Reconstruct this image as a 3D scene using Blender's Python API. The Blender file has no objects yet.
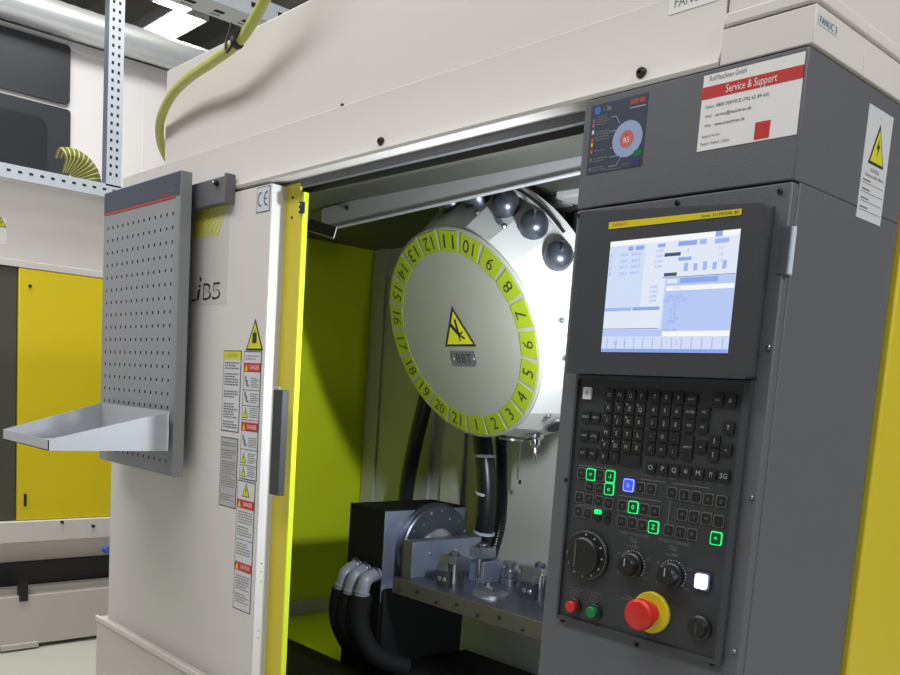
import bpy, math, random
import numpy as np
from mathutils import Vector, Matrix
random.seed(7)
C = bpy.context.scene.collection
V = Vector

# ------------------------------------------------------------------ camera
F, CX, CY = 889.0955, 396.699, 502.898
MR = np.array([[0.6497309700186417, 0.7576258382990045, 0.06207057064636623],
               [0.13504572603863862, -0.03468614784854007, -0.9902320551396658],
               [-0.7480724018952523, 0.6517667990080193, -0.12485079588656323]])
EYE = np.array([0, 0, 1.4])
cam = bpy.data.cameras.new('camera'); co = bpy.data.objects.new('camera', cam); C.objects.link(co)
cam.sensor_width = 36; cam.lens = F / 900 * 36
cam.shift_x = (450 - CX) / 900; cam.shift_y = (CY - 337.5) / 900
cam.clip_start = 0.02
r, d, f_ = MR
m = Matrix(((r[0], -d[0], -f_[0], EYE[0]), (r[1], -d[1], -f_[1], EYE[1]), (r[2], -d[2], -f_[2], EYE[2]), (0, 0, 0, 1)))
co.matrix_world = m
bpy.context.scene.camera = co
def ray(x, y): return MR.T @ np.array([(x - CX) / F, (y - CY) / F, 1.0])
def pY(x, y, Y): q = ray(x, y); return V((q * (Y / q[1]) + EYE).tolist())
def pX(x, y, X): q = ray(x, y); return V((q * (X / q[0]) + EYE).tolist())
def pZ(x, y, Z): q = ray(x, y); return V((q * ((Z - 1.4) / q[2]) + EYE).tolist())

# ------------------------------------------------------------------ materials
def lin(c): return tuple(((v / 255 + .055) / 1.055) ** 2.4 if v > 10 else v / 255 / 12.92 for v in c) + (1,)
def mat(name, rgb, rough=.5, metal=0, emit=0, noise=0, nscale=60, bump=0, bscale=200, spec=.5, coat=0):
    m = bpy.data.materials.new(name); m.use_nodes = True
    nt = m.node_tree; b = nt.nodes['Principled BSDF']
    b.inputs['Base Color'].default_value = lin(rgb)
    b.inputs['Roughness'].default_value = rough; b.inputs['Metallic'].default_value = metal
    b.inputs['Specular IOR Level'].default_value = spec
    if coat: b.inputs['Coat Weight'].default_value = coat
    if emit:
        b.inputs['Emission Color'].default_value = lin(rgb); b.inputs['Emission Strength'].default_value = emit
        if emit < 1: b.inputs['Base Color'].default_value = (.01, .01, .012, 1)
    tc = nt.nodes.new('ShaderNodeTexCoord')
    if noise:
        n = nt.nodes.new('ShaderNodeTexNoise'); n.inputs['Scale'].default_value = nscale; n.inputs['Detail'].default_value = 6
        nt.links.new(tc.outputs['Object'], n.inputs['Vector'])
        mx = nt.nodes.new('ShaderNodeMix'); mx.data_type = 'RGBA'
        c = lin(rgb)
        mx.inputs[6].default_value = tuple(max(0, v * (1 - noise)) for v in c[:3]) + (1,)
        mx.inputs[7].default_value = tuple(min(1, v * (1 + noise)) for v in c[:3]) + (1,)
        nt.links.new(n.outputs['Fac'], mx.inputs[0]); nt.links.new(mx.outputs[2], b.inputs['Base Color'])
    if bump:
        n2 = nt.nodes.new('ShaderNodeTexNoise'); n2.inputs['Scale'].default_value = bscale; n2.inputs['Detail'].default_value = 3
        nt.links.new(tc.outputs['Object'], n2.inputs['Vector'])
        bp = nt.nodes.new('ShaderNodeBump'); bp.inputs['Strength'].default_value = bump; bp.inputs['Distance'].default_value = .002
        nt.links.new(n2.outputs['Fac'], bp.inputs['Height']); nt.links.new(bp.outputs['Normal'], b.inputs['Normal'])
    return m
M = {}
M['cream'] = mat('cream enamel', (211, 207, 205), .55, noise=.02, nscale=4, bump=.08, bscale=260)
M['cream_d'] = mat('warm grey enamel', (196, 191, 186), .55, noise=.02, nscale=4)
M['white'] = mat('white enamel', (205, 205, 208), .5)
M['panel'] = mat('charcoal textured paint', (92, 94, 101), .55, noise=.06, nscale=300, bump=.25, bscale=500)
M['panel_d'] = mat('dark charcoal plastic', (58, 61, 67), .5, noise=.05, nscale=300, bump=.15, bscale=500)
M['key_panel'] = mat('near black panel film', (50, 53, 56), .45, bump=.05)
M['key'] = mat('black key rubber', (22, 22, 24), .5)
M['key_line'] = mat('key outline ink', (98, 100, 102), .5)
M['ink'] = mat('legend ink', (168, 170, 174), .5)
M['ink_grey'] = mat('grey print', (112, 112, 116), .6)
M['ink_dark'] = mat('black print', (38, 40, 42), .6)
M['ink_blue'] = mat('blue grey print', (72, 98, 130), .6)
M['green_led'] = mat('lit green legend', (30, 225, 110), .4, emit=1.2)
M['green_key'] = mat('dark green key', (12, 80, 42), .4, emit=.5)
M['blue_key'] = mat('lit blue key', (40, 60, 235), .4, emit=1.6)
M['blue_led'] = mat('lit pale blue legend', (120, 130, 255), .4, emit=2.0)
M['white_led'] = mat('glowing white blue button', (190, 200, 255), .3, emit=9)
M['red'] = mat('red plastic', (200, 42, 36), .35)
M['green'] = mat('green plastic', (12, 120, 62), .35)
M['estop_y'] = mat('yellow plastic', (214, 196, 26), .45)
M['black'] = mat('black plastic', (26, 26, 28), .4)
M['blackmetal'] = mat('black oxide metal', (14, 14, 15), .7, noise=.3, nscale=20, spec=.2)
M['rubber'] = mat('black rubber', (22, 23, 27), .35)
M['yellow'] = mat('yellow enamel', (206, 190, 42), .45, noise=.03, nscale=5)
M['yellow_bg'] = mat('bright yellow enamel', (222, 200, 6), .5, noise=.03, nscale=5)
M['lime'] = mat('lime yellow enamel', (206, 222, 22), .5, noise=.05, nscale=3)
M['grey_in'] = mat('pale grey stainless', (182, 182, 176), .5, noise=.06, nscale=3)
M['steel'] = mat('machined steel', (158, 162, 170), .28, metal=.9, noise=.12, nscale=30)
M['steel_blue'] = mat('blued machined steel', (150, 160, 182), .38, metal=.75, noise=.2, nscale=14)
M['steel_dark'] = mat('dark machined steel', (84, 88, 98), .35, metal=.75, noise=.2, nscale=25)
M['cast'] = mat('oily cast iron', (84, 83, 70), .5, metal=.3, noise=.15, nscale=20)
M['chrome'] = mat('polished chrome', (222, 224, 228), .1, metal=1)
M['drum'] = mat('off white drum enamel', (190, 191, 187), .4, noise=.05, nscale=8)
M['face'] = mat('grey white drum face', (146, 148, 136), .45, noise=.09, nscale=9)
M['tile'] = mat('yellow number tile', (142, 158, 28), .5, noise=.08, nscale=20)
M['sign_y'] = mat('sign yellow', (206, 206, 32), .5)
M['grey'] = mat('grey enamel', (138, 141, 147), .45, noise=.02, nscale=100)
M['grey_side'] = mat('grey enamel trim', (132, 135, 140), .45)
M['grey_rail'] = mat('rail grey enamel', (98, 99, 105), .5)
M['navy'] = mat('navy grey header print', (58, 64, 84), .5)
M['hole'] = mat('dark hole', (30, 31, 36), .8)
M['tray'] = mat('light grey enamel', (172, 175, 182), .4)
M['paper'] = mat('white sticker', (226, 225, 226), .5)
M['paper_g'] = mat('grey sticker', (204, 206, 212), .45)
M['film'] = mat('pale grey film', (198, 195, 193), .45)
M['foil'] = mat('silver grey film', (172, 172, 176), .4)
M['red_p'] = mat('red print', (188, 42, 40), .5)
M['poster'] = mat('dark blue sticker', (54, 62, 80), .45)
M['pale_blue'] = mat('pale blue print', (148, 166, 204), .5)
M['salmon'] = mat('salmon print', (196, 100, 98), .5)
M['orange'] = mat('orange print', (214, 84, 58), .5)
M['blue_p'] = mat('blue print', (66, 96, 190), .5)
M['navy_p'] = mat('deep blue print', (40, 46, 110), .5)
M['galv'] = mat('galvanised steel', (204, 214, 226), .45, metal=.1, noise=.06, nscale=40)
M['galv_d'] = mat('galvanised steel edge', (120, 128, 146), .4, metal=.5, noise=.3, nscale=90)
M['wall'] = mat('white wall panel', (214, 212, 213), .7, noise=.01, nscale=3)
M['floor'] = mat('pale grey floor coating', (186, 187, 178), .55, noise=.05, nscale=3)
M['ceil'] = mat('ceiling grey', (198, 192, 170), .8, noise=.15, nscale=2)
M['beam'] = mat('ceiling beam grey', (150, 150, 146), .6)
M['duct'] = mat('spiral duct zinc', (205, 210, 214), .35, metal=.5, noise=.06, nscale=10)
M['window'] = mat('dark window glass', (48, 52, 58), .35, noise=.06, nscale=6)
M['window_in'] = mat('darker window glass', (38, 41, 46), .3)
M['hose_b'] = mat('matt black rubber', (11, 11, 12), .75, spec=.25)
M['hose_y'] = mat('yellow green hose', (184, 191, 96), .3, noise=.12, nscale=30)
M['hose_g'] = mat('grey elbow conduit', (116, 120, 130), .4)
M['dark_in'] = mat('darkened sheet steel', (70, 70, 64), .5, noise=.08, nscale=4)  # ceiling, rail and right wall darkened: shade in the colour, less bounce
M['olive'] = mat('olive rubber brush', (96, 98, 52), .7, noise=.3, nscale=60)
M['dk_bg'] = mat('dark olive grey enamel', (74, 74, 66), .55)
M['tie'] = mat('white cable tie', (178, 184, 196), .4)
M['lamp'] = mat('lamp diffuser', (255, 255, 255), .5, emit=12)
M['wlamp'] = mat('work or fill lamp diffuser', (235, 242, 255), .5, emit=2)
S_ = {'a': (214, 228, 255), 'b': (188, 208, 252), 'c': (232, 240, 255), 'd': (146, 172, 244), 'w': (255, 255, 255), 'k': (70, 84, 128), 'l': (166, 188, 244)}
for k, c in S_.items(): M['scr_' + k] = mat('screen glow ' + k, c, .3, emit=.92, spec=.2)

# ------------------------------------------------------------------ mesh builder
_txt = {}
def glyphs(s):
    if s not in _txt:
        cu = bpy.data.curves.new('t', 'FONT'); cu.body = s; cu.resolution_u = 2; cu.align_x = 'CENTER'; cu.align_y = 'CENTER'
        ob = bpy.data.objects.new('t', cu); C.objects.link(ob)
        bpy.context.view_layer.update()
        me = bpy.data.meshes.new_from_object(ob.evaluated_get(bpy.context.evaluated_depsgraph_get()))
        _txt[s] = ([(v.co.x, v.co.y) for v in me.vertices], [tuple(p.vertices) for p in me.polygons])
        bpy.data.objects.remove(ob); bpy.data.curves.remove(cu); bpy.data.meshes.remove(me)
    return _txt[s]
origins = {}
class MB:
    def __init__(s): s.v = []; s.f = []; s.mi = []; s.mats = []
    def _m(s, m):
        if m not in s.mats: s.mats.append(m)
        return s.mats.index(m)
    def add(s, vs, fs, m):
        o = len(s.v); s.v += [V(p) for p in vs]; k = s._m(m)
        for f in fs: s.f.append(tuple(i + o for i in f)); s.mi.append(k)
        return s
    def box(s, x0, x1, y0, y1, z0, z1, m):
        x0, x1 = sorted((x0, x1)); y0, y1 = sorted((y0, y1)); z0, z1 = sorted((z0, z1))
        vs = [(x, y, z) for x in (x0, x1) for y in (y0, y1) for z in (z0, z1)]
        return s.add(vs, [(0, 1, 3, 2), (4, 6, 7, 5), (0, 4, 5, 1), (2, 3, 7, 6), (0, 2, 6, 4), (1, 5, 7, 3)], m)
    def obox(s, c, ax, ay, az, m):   # half-axis vectors
        c = V(c); ax, ay, az = V(ax), V(ay), V(az)
        if ax.cross(ay).dot(az) < 0: ax = -ax
        vs = [c + i * ax + j * ay + k * az for i in (-1, 1) for j in (-1, 1) for k in (-1, 1)]
        return s.add(vs, [(0, 1, 3, 2), (4, 6, 7, 5), (0, 4, 5, 1), (2, 3, 7, 6), (0, 2, 6, 4), (1, 5, 7, 3)], m)
    def quad(s, a, b, c, d, m): return s.add([a, b, c, d], [(0, 1, 2, 3)], m)
    def prism(s, pts, o, ex, ey, ez, m, mside=None):   # polygon (ccw in ex,ey) extruded by vector ez (towards viewer)
        o, ex, ey, ez = V(o), V(ex), V(ey), V(ez); n = len(pts)
        a = [o + ex * p[0] + ey * p[1] for p in pts]; b = [p + ez for p in a]
        s.add(a + b, [tuple(range(n, 2 * n)), tuple(range(n - 1, -1, -1))], m)
        s.add(a + b, [(i, (i + 1) % n, n + (i + 1) % n, n + i) for i in range(n)], mside or m)
        return s
    def cone(s, p0, p1, r0, r1, m, n=24, cap=True):
        p0, p1 = V(p0), V(p1); ax = (p1 - p0).normalized(); u = ax.orthogonal().normalized(); w = ax.cross(u)
        a = [p0 + r0 * (math.cos(t) * u + math.sin(t) * w) for t in [2 * math.pi * i / n for i in range(n)]]
        b = [p1 + r1 * (math.cos(t) * u + math.sin(t) * w) for t in [2 * math.pi * i / n for i in range(n)]]
        fs = [(i, (i + 1) % n, n + (i + 1) % n, n + i) for i in range(n)]
        if cap: fs += [tuple(range(n - 1, -1, -1)), tuple(range(n, 2 * n))]
        return s.add(a + b, fs, m)
    def cyl(s, p0, p1, r, m, n=24): return s.cone(p0, p1, r, r, m, n)
    def lathe(s, o, ax, prof, m, n=24, u=None, t0=0):   # prof: (radius, height)
        o, ax = V(o), V(ax).normalized(); u = V(u) if u else ax.orthogonal().normalized(); w = ax.cross(u); vs = []
        for (r, h) in prof:
            for i in range(n):
                t = t0 + 2 * math.pi * i / n; vs.append(o + ax * h + r * (math.cos(t) * u + math.sin(t) * w))
        fs = [(j * n + i, j * n + (i + 1) % n, (j + 1) * n + (i + 1) % n, (j + 1) * n + i) for j in range(len(prof) - 1) for i in range(n)]
        fs += [tuple(range(n - 1, -1, -1)), tuple((len(prof) - 1) * n + i for i in range(n))]
        return s.add(vs, fs, m)
    def tube(s, pts, r, m, n=12, sub=8, closed_ends=True, corr=None):
        P = [V(p) for p in pts]; Q = []
        if len(P) > 2 and sub > 1:
            E = [2 * P[0] - P[1]] + P + [2 * P[-1] - P[-2]]
            for i in range(1, len(E) - 2):
                for k in range(sub):
                    t = k / sub; a, b, c, d = E[i - 1:i + 3]
                    Q.append(.5 * ((2 * b) + (c - a) * t + (2 * a - 5 * b + 4 * c - d) * t * t + (3 * b - 3 * c + d - a) * t ** 3))
            Q.append(P[-1])
        else: Q = P
        u = (Q[1] - Q[0]).orthogonal().normalized(); vs = []
        for i, p in enumerate(Q):
            t = (Q[min(i + 1, len(Q) - 1)] - Q[max(i - 1, 0)]).normalized()
            u = (u - t * u.dot(t)).normalized(); w = t.cross(u)
            rr = r * (corr if corr and i % 2 else 1)
            for k in range(n):
                a = 2 * math.pi * k / n; vs.append(p + rr * (math.cos(a) * u + math.sin(a) * w))
        N = len(Q)
        fs = [(j * n + i, j * n + (i + 1) % n, (j + 1) * n + (i + 1) % n, (j + 1) * n + i) for j in range(N - 1) for i in range(n)]
        fs += [tuple(range(n - 1, -1, -1)), tuple((N - 1) * n + i for i in range(n))]
        return s.add(vs, fs, m)
    def text(s, t, o, ex, ey, size, m, wx=1.0, fit=None):   # centred on o; fit = width wanted
        vs, fs = glyphs(t)
        if not vs: return s
        if fit: w = max(p[0] for p in vs) - min(p[0] for p in vs); wx = fit / (w * size)
        o, ex, ey = V(o), V(ex), V(ey)
        return s.add([o + ex * (p[0] * size * wx) + ey * (p[1] * size) for p in vs], fs, m)
    def lines(s, o, ex, ey, w, h, rows, m, th=.35):   # fine print: broken strokes the size of small words
        o, ex, ey = V(o), V(ex), V(ey)
        for i in range(rows):
            y = h * (.5 - (i + .5) / rows); x = -w / 2; end = w / 2 - random.choice((0, 0, .25)) * w
            while x < end:
                L = min(random.uniform(.08, .22) * w, end - x); hh = h / rows * th / 2
                s.quad(*[o + ex * a + ey * b for a, b in ((x, y - hh), (x + L, y - hh), (x + L, y + hh), (x, y + hh))], m)
                x += L + .035 * w
        return s
    def build(s, name, parent=None, bevel=0, smooth=True, origin=None):
        lo = V([min(v[i] for v in s.v) for i in range(3)]); hi = V([max(v[i] for v in s.v) for i in range(3)])
        org = V(origin) if origin else V(((lo.x + hi.x) / 2, (lo.y + hi.y) / 2, lo.z))
        me = bpy.data.meshes.new(name); me.from_pydata([v - org for v in s.v], [], s.f); 
        for m_ in s.mats: me.materials.append(M[m_])
        for p, k in zip(me.polygons, s.mi): p.material_index = k
        if smooth:
            me.polygons.foreach_set('use_smooth', [True] * len(me.polygons)); me.set_sharp_from_angle(angle=math.radians(32))
        o = bpy.data.objects.new(name, me); C.objects.link(o); origins[o.name] = org
        if parent: o.parent = parent; o.location = org - origins[parent.name]
        else: o.location = org
        if bevel:
            b = o.modifiers.new('bevel', 'BEVEL'); b.width = bevel; b.segments = 2; b.limit_method = 'ANGLE'; b.angle_limit = math.radians(50)
        return o
def empty(name, loc):
    o = bpy.data.objects.new(name, None); C.objects.link(o); o.location = loc; origins[o.name] = V(loc); o.empty_display_size = .05; return o
def tag(o, label=None, cat=None, group=None, kind=None):
    if label: o['label'] = label
    if cat: o['category'] = cat
    if group: o['group'] = group
    if kind: o['kind'] = kind
    return o
def copy_part(o, parent, offset):
    c = o.copy(); C.objects.link(c); c.parent = parent; c.location = o.location + V(offset); origins[c.name] = origins[o.name] + V(offset); return c
EX, EZ = V((1, 0, 0)), V((0, 0, 1)); EY = V((0, 1, 0)); OUT = V((0, -1, 0))
def rr(w, h, r, k=4):   # rounded rectangle outline, ccw
    P = []
    for cx, cy, a0 in ((w / 2 - r, h / 2 - r, 0), (-w / 2 + r, h / 2 - r, 90), (-w / 2 + r, -h / 2 + r, 180), (w / 2 - r, -h / 2 + r, 270)):
        for i in range(k + 1):
            a = math.radians(a0 + 90 * i / k); P.append((cx + r * math.cos(a), cy + r * math.sin(a)))
    return P
def frame_lines(mb, o, ex, ey, w, h, t, m):
    o = V(o)
    for (cx, cy, ww, hh) in ((0, h / 2, w, t), (0, -h / 2, w, t), (-w / 2, 0, t, h), (w / 2, 0, t, h)):
        mb.quad(*[o + ex * (cx + a * ww / 2) + ey * (cy + b * hh / 2) for a, b in ((-1, -1), (1, -1), (1, 1), (-1, 1))], m)
def tri_sign(mb, o, ex, ey, w, h, hand=False, out=None):
    """yellow warning triangle with dark border and a dark symbol"""
    o = V(o); e = (out or ex.cross(ey)) * .0004
    P = lambda x, y, l: o + ex * x + ey * y + e * l
    mb.add([P(-w / 2, -h / 2, 0), P(w / 2, -h / 2, 0), P(0, h / 2, 0)], [(0, 1, 2)], 'ink_dark')
    mb.add([P(-w * .41, -h * .44, 1), P(w * .41, -h * .44, 1), P(0, h * .37, 1)], [(0, 1, 2)], 'sign_y')
    if hand:
        for a, b, t in (((-.17, .05), (.06, -.22), .045), ((0, .18), (.03, -.16), .03), ((.02, -.2), (.2, -.3), .025), ((.03, -.2), (.17, -.14), .02), ((.02, -.2), (.04, -.36), .02)):
            a = V((a[0] * w, a[1] * h)); b = V((b[0] * w, b[1] * h)); q = (b - a).normalized() * t * w; q = V((-q.y, q.x))
            mb.add([P(*(a - q), 2), P(*(b - q), 2), P(*(b + q), 2), P(*(a + q), 2)], [(0, 1, 2, 3)], 'ink_dark')
    else:
        z = [(.04, .2), (-.09, -.1), (0, -.1), (-.04, -.34), (.1, .0), (.01, .0)]
        mb.add([P(a * w, b * h, 2) for a, b in z], [(0, 1, 2, 3, 4, 5)], 'ink_dark')
def bolt(parent, p, n=OUT, r=.005, m='black', name='bolt'):
    b = MB(); b.lathe(p, n, [(r, 0), (r, r * .6), (r * .7, r), (r * .35, r), (r * .35, r * .5)], m, 12); return b.build(name, parent)

# ================================================================== MACHINE
Y0 = 1.15
mc = tag(empty('machining_center', (-1.63, 1.7, 0)), 'large cream white machining centre with its sliding door pulled open to show the work area', 'machine')
XL, XR = -2.675, -.581
# header: front sheet with slanted lower lip
b = MB()
pr = [(Y0 + .003, 1.984), (Y0 + .003, 1.893), (Y0 + .018, 1.868), (Y0 + .05, 1.868), (Y0 + .05, 1.984)]
prx = [(.006, 1.984), (.006, 1.893), (0, 1.874), (.003, 1.868), (.045, 1.868), (.045, 1.984)]
def yz_prism(mb, prof, x0, x1, m):  # prof list of (y,z)
    n = len(prof); vs = [(x0, y, z) for y, z in prof] + [(x1, y, z) for y, z in prof]
    mb.add(vs, [tuple(range(n)), tuple(range(2 * n - 1, n - 1, -1))] + [(i, n + i, n + (i + 1) % n, (i + 1) % n) for i in range(n)], m)
yz_prism(b, [(Y0 + a, z) for a, z in prx], XL, -.7075, 'cream'); b.build('header_cover', mc, .001)
b = MB(); b.box(-2.465, -.7075, 1.187, 2.2, 1.98, pY(167, 71, 1.187).z, 'cream'); b.build('upper_cover', mc, .003)
b = MB(); b.box(-.705, XR + .004, Y0, 1.30, 1.868, 1.9155, 'cream'); b.box(XR - .05, XR + .004, 1.3002, 2.45, 1.868, 1.9155, 'cream'); b.build('corner_cover', mc, .0015)
b = MB(); b.box(-.705, XR + .006, Y0 - .001, 1.30, 1.9185, 1.936, 'cream'); b.box(XR - .05, XR + .006, 1.3002, 2.45, 1.9185, 1.936, 'cream'); b.build('cover_lip', mc, .003)
b = MB(); b.box(-.705, XR, Y0 + .008, 2.45, 1.936, 2.9, 'cream'); b.build('right_upper_cover', mc, .002)
# black cover bolts
for q in ((-.834, 1.888), (-1.439, 1.889)):
    bolt(mc, (q[0], Y0 + .005, q[1]), r=.008)
bolt(mc, (-1.62, 1.187, 2.0), r=.004)
# door channel beneath header
b = MB(); b.box(XL, -.935, 1.192, 1.205, 1.852, 1.90, 'grey_rail'); b.box(XL, -.935, 1.205, 1.225, 1.862, 1.9, 'black'); b.box(XL, -.935, 1.225, 1.24, 1.845, 1.9, 'dark_in'); b.build('door_rail', mc)
b = MB(); b.box(-2.66, -.71, 1.19, 2.15, 1.90, 1.95, 'dark_in'); b.build('work_area_ceiling', mc)
def zat(x, y_, Y=1.5): return pY(x, y_, Y)
A_, B_ = zat(321, 231), zat(578.5, 173); k_ = (B_.z - A_.z) / (B_.x - A_.x); zl = lambda x: A_.z + k_ * (x - A_.x)
b = MB(); b.prism([(-2.12, zl(-2.12)), (-.74, zl(-.74)), (-.74, zl(-.74) + .075), (-2.12, zl(-2.12) + .06)], (0, 1.512, 0), EX, EZ, (0, -.012, 0), 'foil')
b.prism([(-2.12, zl(-2.12)), (-.74, zl(-.74)), (-.74, zl(-.74) + .003), (-2.12, zl(-2.12) + .003)], (0, 1.50, 0), EX, EZ, (0, -.004, 0), 'foil')
bolt_at = (-2.0, 1.499, zl(-2.0) + .045); b.build('inner_lintel', mc, .001); bolt(mc, bolt_at, r=.006)
q = [pY(303, 229, 1.30), pY(334, 238.5, 1.30), pY(337, 227, 1.30), pY(310, 219, 1.30)]
b = MB(); b.add(q + [p + EY * .002 for p in q], [(0, 1, 2, 3), (7, 6, 5, 4), (0, 4, 5, 1), (1, 5, 6, 2), (2, 6, 7, 3), (3, 7, 4, 0)], 'black')
b.cyl(q[0] - EY * .001, q[1] - EY * .001, .0012, 'grey_in', 8); b.cyl(q[1] - EY * .001, q[2] - EY * .001, .0012, 'grey_in', 8); b.build('chip_deflector', mc)
# work area walls
b = MB(); b.box(-2.62, -2.60, 1.20, 2.09, .35, 1.92, 'lime'); b.build('left_inner_wall', mc)
b = MB(); b.box(-2.6, -.72, 2.085, 2.10, .35, 1.92, 'grey_in'); b.box(-2.595, -2.52, 2.075, 2.085, .35, 1.92, 'grey_in')
for x in (-2.32, -2.16): b.box(x, x + .10, 2.07, 2.085, .35, 1.92, 'grey_in')
b.build('rear_inner_wall', mc, .003)
b = MB(); b.box(-.735, -.72, 1.50, 2.09, .35, 1.92, 'dark_in'); b.build('right_inner_wall', mc)
# machine sides, rear, base
b = MB(); b.box(XL, XL + .03, 1.19, 2.45, .35, 1.98, 'cream'); b.box(XL, -.70, 2.42, 2.45, .35, 1.98, 'cream'); b.build('rear_shell', mc)
b = MB(); b.box(-.70, -.572, 1.50, 2.45, .35, 1.866, 'yellow'); b.build('yellow_side_panel', mc, .004)
bz = .618
b = MB(); b.box(-2.73, -.935, 1.125, 1.25, .02, bz, 'cream_d'); b.box(-2.73, -.935, 1.12, 1.13, bz - .012, bz + .006, 'cream'); b.box(-2.73, -.6, 1.25, 2.5, .02, .35, 'cream_d'); b.build('base_skirt', mc, .003)
# lower chutes inside work area
b = MB()
b.box(-2.6, -1.9, 1.602, 2.07, .52, .57, 'lime')
b.build('chip_pan', mc)
b = MB(); b.box(-2.6, -2.592, 1.602, 2.07, .57, .625, 'grey_in'); b.build('wall_skirting', mc)
b = MB(); b.box(-2.6, -.94, 1.26, 1.60, .50, .585, 'blackmetal'); b.box(-2.6, -.74, 1.50, 2.07, .40, .50, 'blackmetal'); b.build('way_cover', mc, .006)
# door
b = MB(); b.box(-2.70, -1.83, Y0, 1.184, bz, 1.859, 'cream'); door = b.build('sliding_door', mc, .002)
b = MB(); b.box(-1.8295, -1.8285, Y0 + .001, 1.183, bz, 1.857, 'white'); b.box(-1.845, -1.829, 1.184, 1.19, bz, 1.857, 'white'); b.build('door_edge', door)
b = MB(); b.box(-1.86, -1.7625, 1.19, 1.196, bz, 1.838, 'yellow'); b.box(-1.86, -1.772, 1.19, 1.196, 1.838, 1.86, 'yellow')
b.box(-1.7623, -1.7565, 1.19, 1.204, bz, 1.838, 'lime'); b.build('yellow_inner_frame', door)
b = MB(); b.box(-1.764, -1.752, 1.183, 1.192, 1.79, 1.815, 'black'); b.cyl((-1.758, 1.183, 1.808), (-1.758, 1.18, 1.808), .003, 'chrome', 10); b.cyl((-1.758, 1.183, 1.797), (-1.758, 1.18, 1.797), .003, 'chrome', 10); b.build('door_catch', door)
for z in (1.83, 1.785): bolt(door, (-1.80, 1.19, z), r=.003)
# handle: plate and dark bar
h0, h1 = 1.385, 1.142
ha, hb = pY(272.5, 430, Y0 - .014).x, pY(282, 430, Y0 - .014).x
b = MB(); b.box(ha - .022, ha + .004, Y0 - .003, Y0 + .001, h1 - .006, h1 + .25, 'foil'); b.box(ha + .002, hb, Y0 - .018, Y0 + .001, h1, h1 + .244, 'key_panel'); b.build('door_handle', door, .002)
for z in (.96, .94, .915, .79, .772): bolt(door, (-1.829, 1.166, z), V((1, 0, 0)), .0025, 'foil')
# stickers on door ----------------------------------------------------------
def plate(mb, x0, x1, z0, z1, m, y=Y0, t=.0008, edge=None):
    if edge: mb.box(x0, x1, y - t, y, z0, z1, edge); e = .0022; mb.box(x0 + e, x1 - e, y - t - .0002, y - t, z0 + e, z1 - e, m)
    else: mb.box(x0, x1, y - t, y, z0, z1, m)
def P3(x, z, y=Y0 - .0014): return V((x, y, z))
b = MB(); plate(b, -1.893, -1.823 - .012, 1.797, 1.856, 'paper_g', edge='ink_blue')
for cx, cz in ((-1.878, 1.827), (-1.851, 1.827)):   # the two rings of the mark
    R1, R0 = .0135, .0098; A = [math.radians(a) for a in np.linspace(75, 285, 17)]
    vs = [P3(cx + .004 + R1 * math.cos(a), cz + R1 * 1.25 * math.sin(a)) for a in A] + [P3(cx + .004 + R0 * math.cos(a), cz + R0 * 1.25 * math.sin(a)) for a in A]
    b.add(vs, [(i, i + 1, 18 + i, 17 + i) for i in range(16)], 'ink_blue')
b.quad(P3(-1.8565, 1.8255), P3(-1.846, 1.8255), P3(-1.846, 1.8285), P3(-1.8565, 1.8285), 'ink_blue')
tag(b.build('conformity_sticker', door), 'pale blue sticker with the letters CE')
# model film with yellow stripes and designation
b = MB(); plate(b, -2.30, -2.018, 1.59, 1.84, 'film', t=.0004)
for i in range(9):
    x = -2.235 + i * .025; w = .022 - i * .0014
    q = [(x - .05, 1.762), (x - .05 + w, 1.762), (x + .035 + w, 1.838), (x + .035, 1.838)]
    q = [(max(-2.21, min(-2.02, a)), c) for a, c in q]
    b.quad(*[P3(a, c, Y0 - .0008) for a, c in q], 'sign_y' if i > 3 else 'estop_y')
b.text('i', P3(-2.162, 1.623), EX + EZ * 0, EZ + EX * .25, .062, 'ink_dark', fit=.014)
b.box(-2.16, -2.15, Y0 - .001, Y0, 1.652, 1.662, 'ink_dark')
b.quad(P3(-2.20, 1.602), P3(-2.175, 1.602), P3(-2.175, 1.607), P3(-2.20, 1.607), 'ink_dark')
for t, x in (('B', -2.12), ('5', -2.07)):
    b.text(t, P3(x, 1.622, Y0 - .001), EX, EZ, .062, 'ink_dark', fit=.042); b.text(t, P3(x, 1.622, Y0 - .0014), EX, EZ, .046, 'film', fit=.029)
tag(b.build('model_sticker', door), 'silver film with slanting yellow stripes and the marking iB5')
# warning triangle + label columns
b = MB(); tri_sign(b, P3(-1.876, 1.513, Y0 - .0006), EX, EZ, .078, .076, out=OUT); b.obox(P3(-1.876, 1.505, Y0 - .0016), EX * .009, OUT * .0001, EZ * .012, 'ink_dark'); tag(b.build('warning_triangle', door), 'yellow triangle above the right label column')
b = MB(); plate(b, -2.020, -1.934, 1.272, 1.474, 'paper_g', edge='ink_dark'); b.box(-2.018, -1.936, Y0 - .0013, Y0, 1.452, 1.472, 'sign_y'); b.text('CAUTION', P3(-1.977, 1.462), EX, EZ, .014, 'ink_grey', fit=.05)
for z, n in ((1.437, 3), (1.403, 5), (1.366, 3), (1.325, 6), (1.29, 3)): b.lines(P3(-1.977, z), EX, EZ, .068, n * .0066, n, 'ink_grey', .5)
tag(b.build('caution_label', door), 'grey label with a yellow heading bar')
b = MB(); plate(b, -2.018, -1.934, 1.08, 1.257, 'foil', edge='ink_dark')
for z, n in ((1.24, 2), (1.215, 4), (1.18, 6), (1.145, 5), (1.105, 3)): b.lines(P3(-1.976, z), EX, EZ, .066, n * .006, n, 'ink_grey', .35)
tag(b.build('data_plate', door), 'silver plate of fine print below the caution label')
b = MB(); xa, xb = -1.921, -1.842; xm = (xa + xb) / 2
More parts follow.
